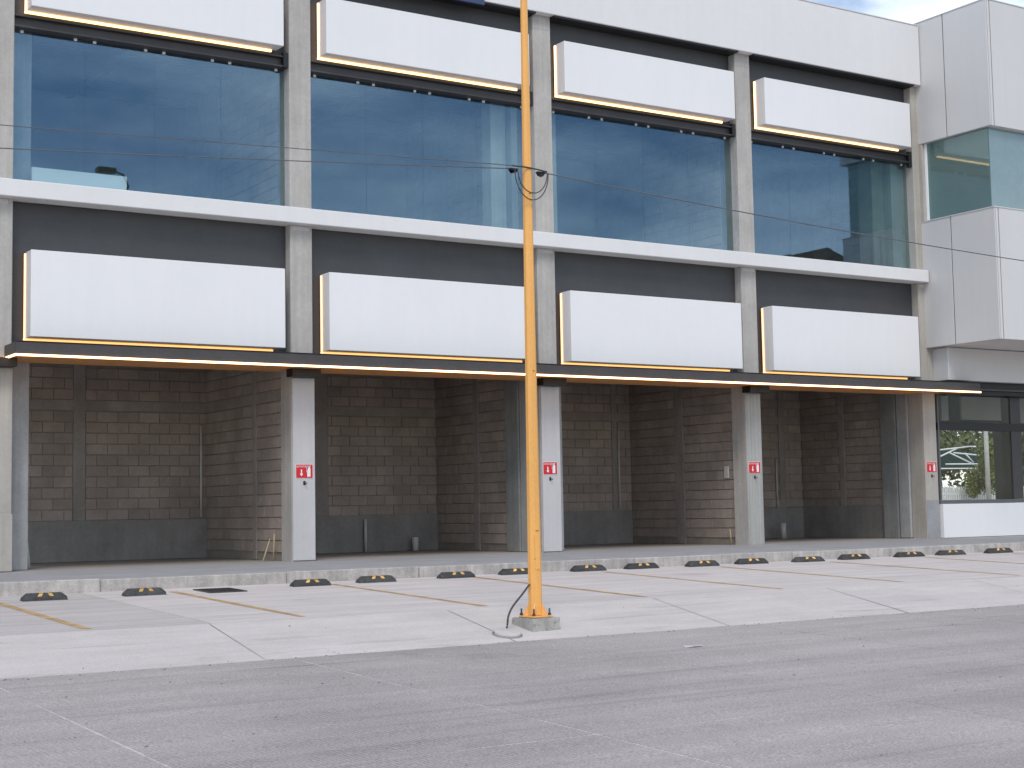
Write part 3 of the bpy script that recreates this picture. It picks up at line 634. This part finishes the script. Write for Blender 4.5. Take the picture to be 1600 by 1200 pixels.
# ------------------------------------------------------------------ small things in the bays
def pipe(name, x, y, z0, z1, r, label, cat='pipe', mt='pvc', lean=(0, 0)):
    o = tube(name, [(x, y, z0), (x + lean[0], y + lean[1], z1)], r, M[mt], None, 12); return tag(o, label, cat)
pipe('pipe_stub', 8.26, RY - .08, FL, .77, .03, 'tall thin pipe standing at the rear wall of the second bay')
pipe('pipe_stub', 9.36, RY - .22, FL, .38, .07, 'short wide pipe stub on the floor of the second bay')
pipe('pipe_stub', 19.55, 3.7, FL, .47, .075, 'white pipe stub with a black band in the rightmost bay')
pipe('conduit', 4.70, RY - .04, .88, 2.66, .022, 'vertical conduit in the rear corner of the leftmost bay', 'conduit')
pipe('conduit', 14.86, RY - .04, .9, 2.75, .022, 'vertical conduit in the rear corner of the third bay', 'conduit')
pipe('conduit', 19.72, RY - .04, .85, 2.05, .022, 'vertical conduit on the rear wall of the rightmost bay', 'conduit')
pipe('wooden_lath', 4.70, .62, FL, .56, .012, 'upright wooden lath by the right pier of the leftmost bay', 'lath', 'wood', (.02, 0))
pipe('wooden_lath', 4.45, .50, FL, .48, .012, 'slanting wooden lath by the right pier of the leftmost bay', 'lath', 'wood', (.20, .15))
pipe('wooden_lath', 15.12, .50, FL, .42, .010, 'short wooden lath at the right end of the third bay', 'lath', 'wood', (0, .03))
pipe('leaning_tube', .62, 1.2, FL, .72, .025, 'pale tube leaning behind the left pier of the leftmost bay', 'tube', 'pvc', (-.06, .02))
o = box('junction_box', 15.19, 15.228, .62, .76, 1.50, 1.76, M['pvc'], None, .008); tag(o, 'small white electrical box on the partition of the third bay', 'electrical box')
bm = bmesh.new()
q = [(-.14, -.03, .0), (-.02, -.05, .012), (.13, -.02, .004), (.14, .03, .014), (.0, .05, .006), (-.12, .03, .018)]
bm.faces.new([bm.verts.new(p) for p in q]); bmesh.ops.solidify(bm, geom=bm.faces[:], thickness=.002)
o = mk('paper_scrap', finish(bm, 'paper_scrap'), M['signwhite']); o.location = (4.46, -11.19, gz(-11.19) + .003); o.rotation_euler = (R(1.86), 0, 0); tag(o, 'white paper scrap lying on the grey road', 'paper')

# ------------------------------------------------------------------ beyond the shop window
def leaves(name, c, r, n, size, mt, parent, seed, clumps=14, flat=1.0):
    rnd = random.Random(seed); V = []; Fc = []
    cs = []
    for _ in range(clumps):
        d = Vector((rnd.gauss(0, 1), rnd.gauss(0, 1), rnd.gauss(0, 1))).normalized() * rnd.uniform(.25, .85)
        cs.append((Vector((c[0] + d.x * r[0], c[1] + d.y * r[1], c[2] + d.z * r[2])), rnd.uniform(.25, .5)))
    for _ in range(n):
        cc, k = rnd.choice(cs); d = Vector((rnd.gauss(0, 1), rnd.gauss(0, 1), rnd.gauss(0, 1))).normalized() * rnd.random() ** .5 * k
        p = cc + Vector((d.x * r[0], d.y * r[1], d.z * r[2])); s = size * rnd.uniform(.5, 1.4)
        u = Vector((rnd.gauss(0, 1), rnd.gauss(0, 1), rnd.gauss(0, 1))).normalized(); w = u.cross(Vector((rnd.gauss(0, 1), rnd.gauss(0, 1), rnd.gauss(0, 1)))).normalized()
        i = len(V); V += [p - u * s, p + w * s * .45, p + u * s, p - w * s * .45]; Fc.append((i, i + 1, i + 2, i + 3))
    me = bpy.data.meshes.new(name); me.from_pydata([tuple(q) for q in V], [], Fc); me.materials.append(M[mt]); return mk(name, me, None, parent)
def tree(name, x, y, h, r, label, mt, n, size, seed, trunk_r=.12, low=.3):
    t = thing(name, label, 'tree', 'trees behind the shop', (x, y, -.1))
    k = bmesh.new(); tube_bm(k, [(0, 0, 0), (.05, .02, h * .3), (-.05, 0, h * .62), (.05, 0, h * .85)], [trunk_r, trunk_r * .8, trunk_r * .5, trunk_r * .2])
    for a in range(5):
        an = a * 1.3 + seed; tube_bm(k, [(0, 0, h * (.35 + .08 * a)), (math.cos(an) * r * .6, math.sin(an) * r * .6, h * (.5 + .09 * a))], [trunk_r * .4, trunk_r * .12], 5)
    mk('trunk', finish(k, 'trunk', True), M['bark'], t)
    leaves('crown', (0, 0, h * (low + 1) / 2), (r, r, h * (1 - low) / 2), n, size, mt, t, seed, 20)
    return t
tree('weeping_tree', 46.45, 20.0, 3.95, 1.0, 'light green feathery tree beside the pale post behind the shop window', 'leaf', 5200, .085, 3, .09, .22)
tree('dense_tree', 50.5, 31, 6.5, 3.2, 'dark dense tree at left behind the shop window', 'leaf_d', 4200, .2, 5, .2, .15)
tree('dense_tree', 58.0, 33, 6.2, 3.4, 'olive dense tree behind the shop window, above the shade roof', 'leaf_m', 4200, .2, 8, .2, .12)
tree('dense_tree', 64.5, 33, 7.2, 3.4, 'tall dark tree behind the shop window at the right edge', 'leaf_d', 3600, .22, 9, .2, .12)
tree('dense_tree', 71, 35, 7.2, 3.6, 'far tree at the picture edge behind the shop post', 'leaf_m', 3000, .22, 11, .2, .12)
hd = tag(leaves('hedge', (53, 25, .8), (9, .7, 1.0), 6500, .11, 'leaf_d', None, 21, 60), 'long dark hedge behind the white picket fence', 'hedge')
fc = thing('picket_fence', 'white picket fence seen through the shop window', 'fence', None, (44.0, 21, -.1))
pk = None
for i in range(62):
    x = i * .115
    if pk is None:
        pk = prism('picket', [(-.036, 0), (.036, 0), (.036, 1.62), (0, 1.69), (-.036, 1.62)], -.012, .012, M['fence'], fc); pk.location.x = x
    else:
        o = pk.copy(); C.objects.link(o); o.parent = fc; o.location = (x, 0, random.uniform(-.02, .02))
box('rail', -.1, 7.2, .013, .05, 1.33, 1.41, M['fence'], fc, 0); box('rail', -.1, 7.2, .013, .05, .4, .48, M['fence'], fc, 0)
po = tag(tube('utility_post', [(45.28, 19, -.1), (45.28, 19, 6.2)], [.11, .085], M['postgrey'], None, 10), 'pale round post standing by the picket fence behind the shop window', 'post')
sh = thing('shade_shelter', 'dark green shade roof on white trusses behind the shop window', 'shelter', None, (53.0, 27, -.1))
prism('shade_sheet', [(-1.9, 2.68), (3.2, 2.68), (3.2, 3.55), (.6, 3.62), (-1.9, 3.42)], 1.5, 1.56, M['tarp'], sh)
prism('shade_sheet', [(-1.9, 2.62), (3.2, 2.62), (3.2, 2.66), (-1.9, 2.66)], .05, 1.5, M['tarp'], sh)
for a, b in (((-2.0, 3.52), (.6, 3.74)), ((.6, 3.74), (3.3, 3.68)), ((-2.0, 2.64), (3.3, 2.66)), ((-1.9, 3.12), (-.3, 3.66)), ((-.9, 3.42), (1.2, 2.72)), ((.2, 3.40), (.8, 2.95)), ((-.6, 3.42), (2.6, 3.22)), ((-1.2, 2.86), (2, 2.88)), ((-1.95, 3.1), (-1.95, 2.7))):
    tube('truss_bar', [(a[0], 0, a[1]), (b[0], 0, b[1])], .04, M['fence'], sh, 6)
for x in (-1.95, 3.1): tube('shelter_post', [(x, 0, 0), (x, 0, 2.64)], .05, M['fence'], sh, 8)

# ------------------------------------------------------------------ across the street (seen only mirrored in the glass)
ab = thing('brown_house', 'tall brown building across the street, mirrored in the rightmost upper window', 'building', None, (54.8, -40, -1.1))
prism('wall', [(2.6, 0), (9, 0), (9, 17.3), (8, 16.9), (6, 16.6), (4, 16.7), (2.6, 17.1)], -6, 0, M['brownbld'], ab)
for r_ in range(4):
    for c_ in range(2): box('window', 3.6 + c_ * 2.8, 5.0 + c_ * 2.8, .001, .06, 2.2 + r_ * 3.6, 3.8 + r_ * 3.6, M['frame'], ab, 0)
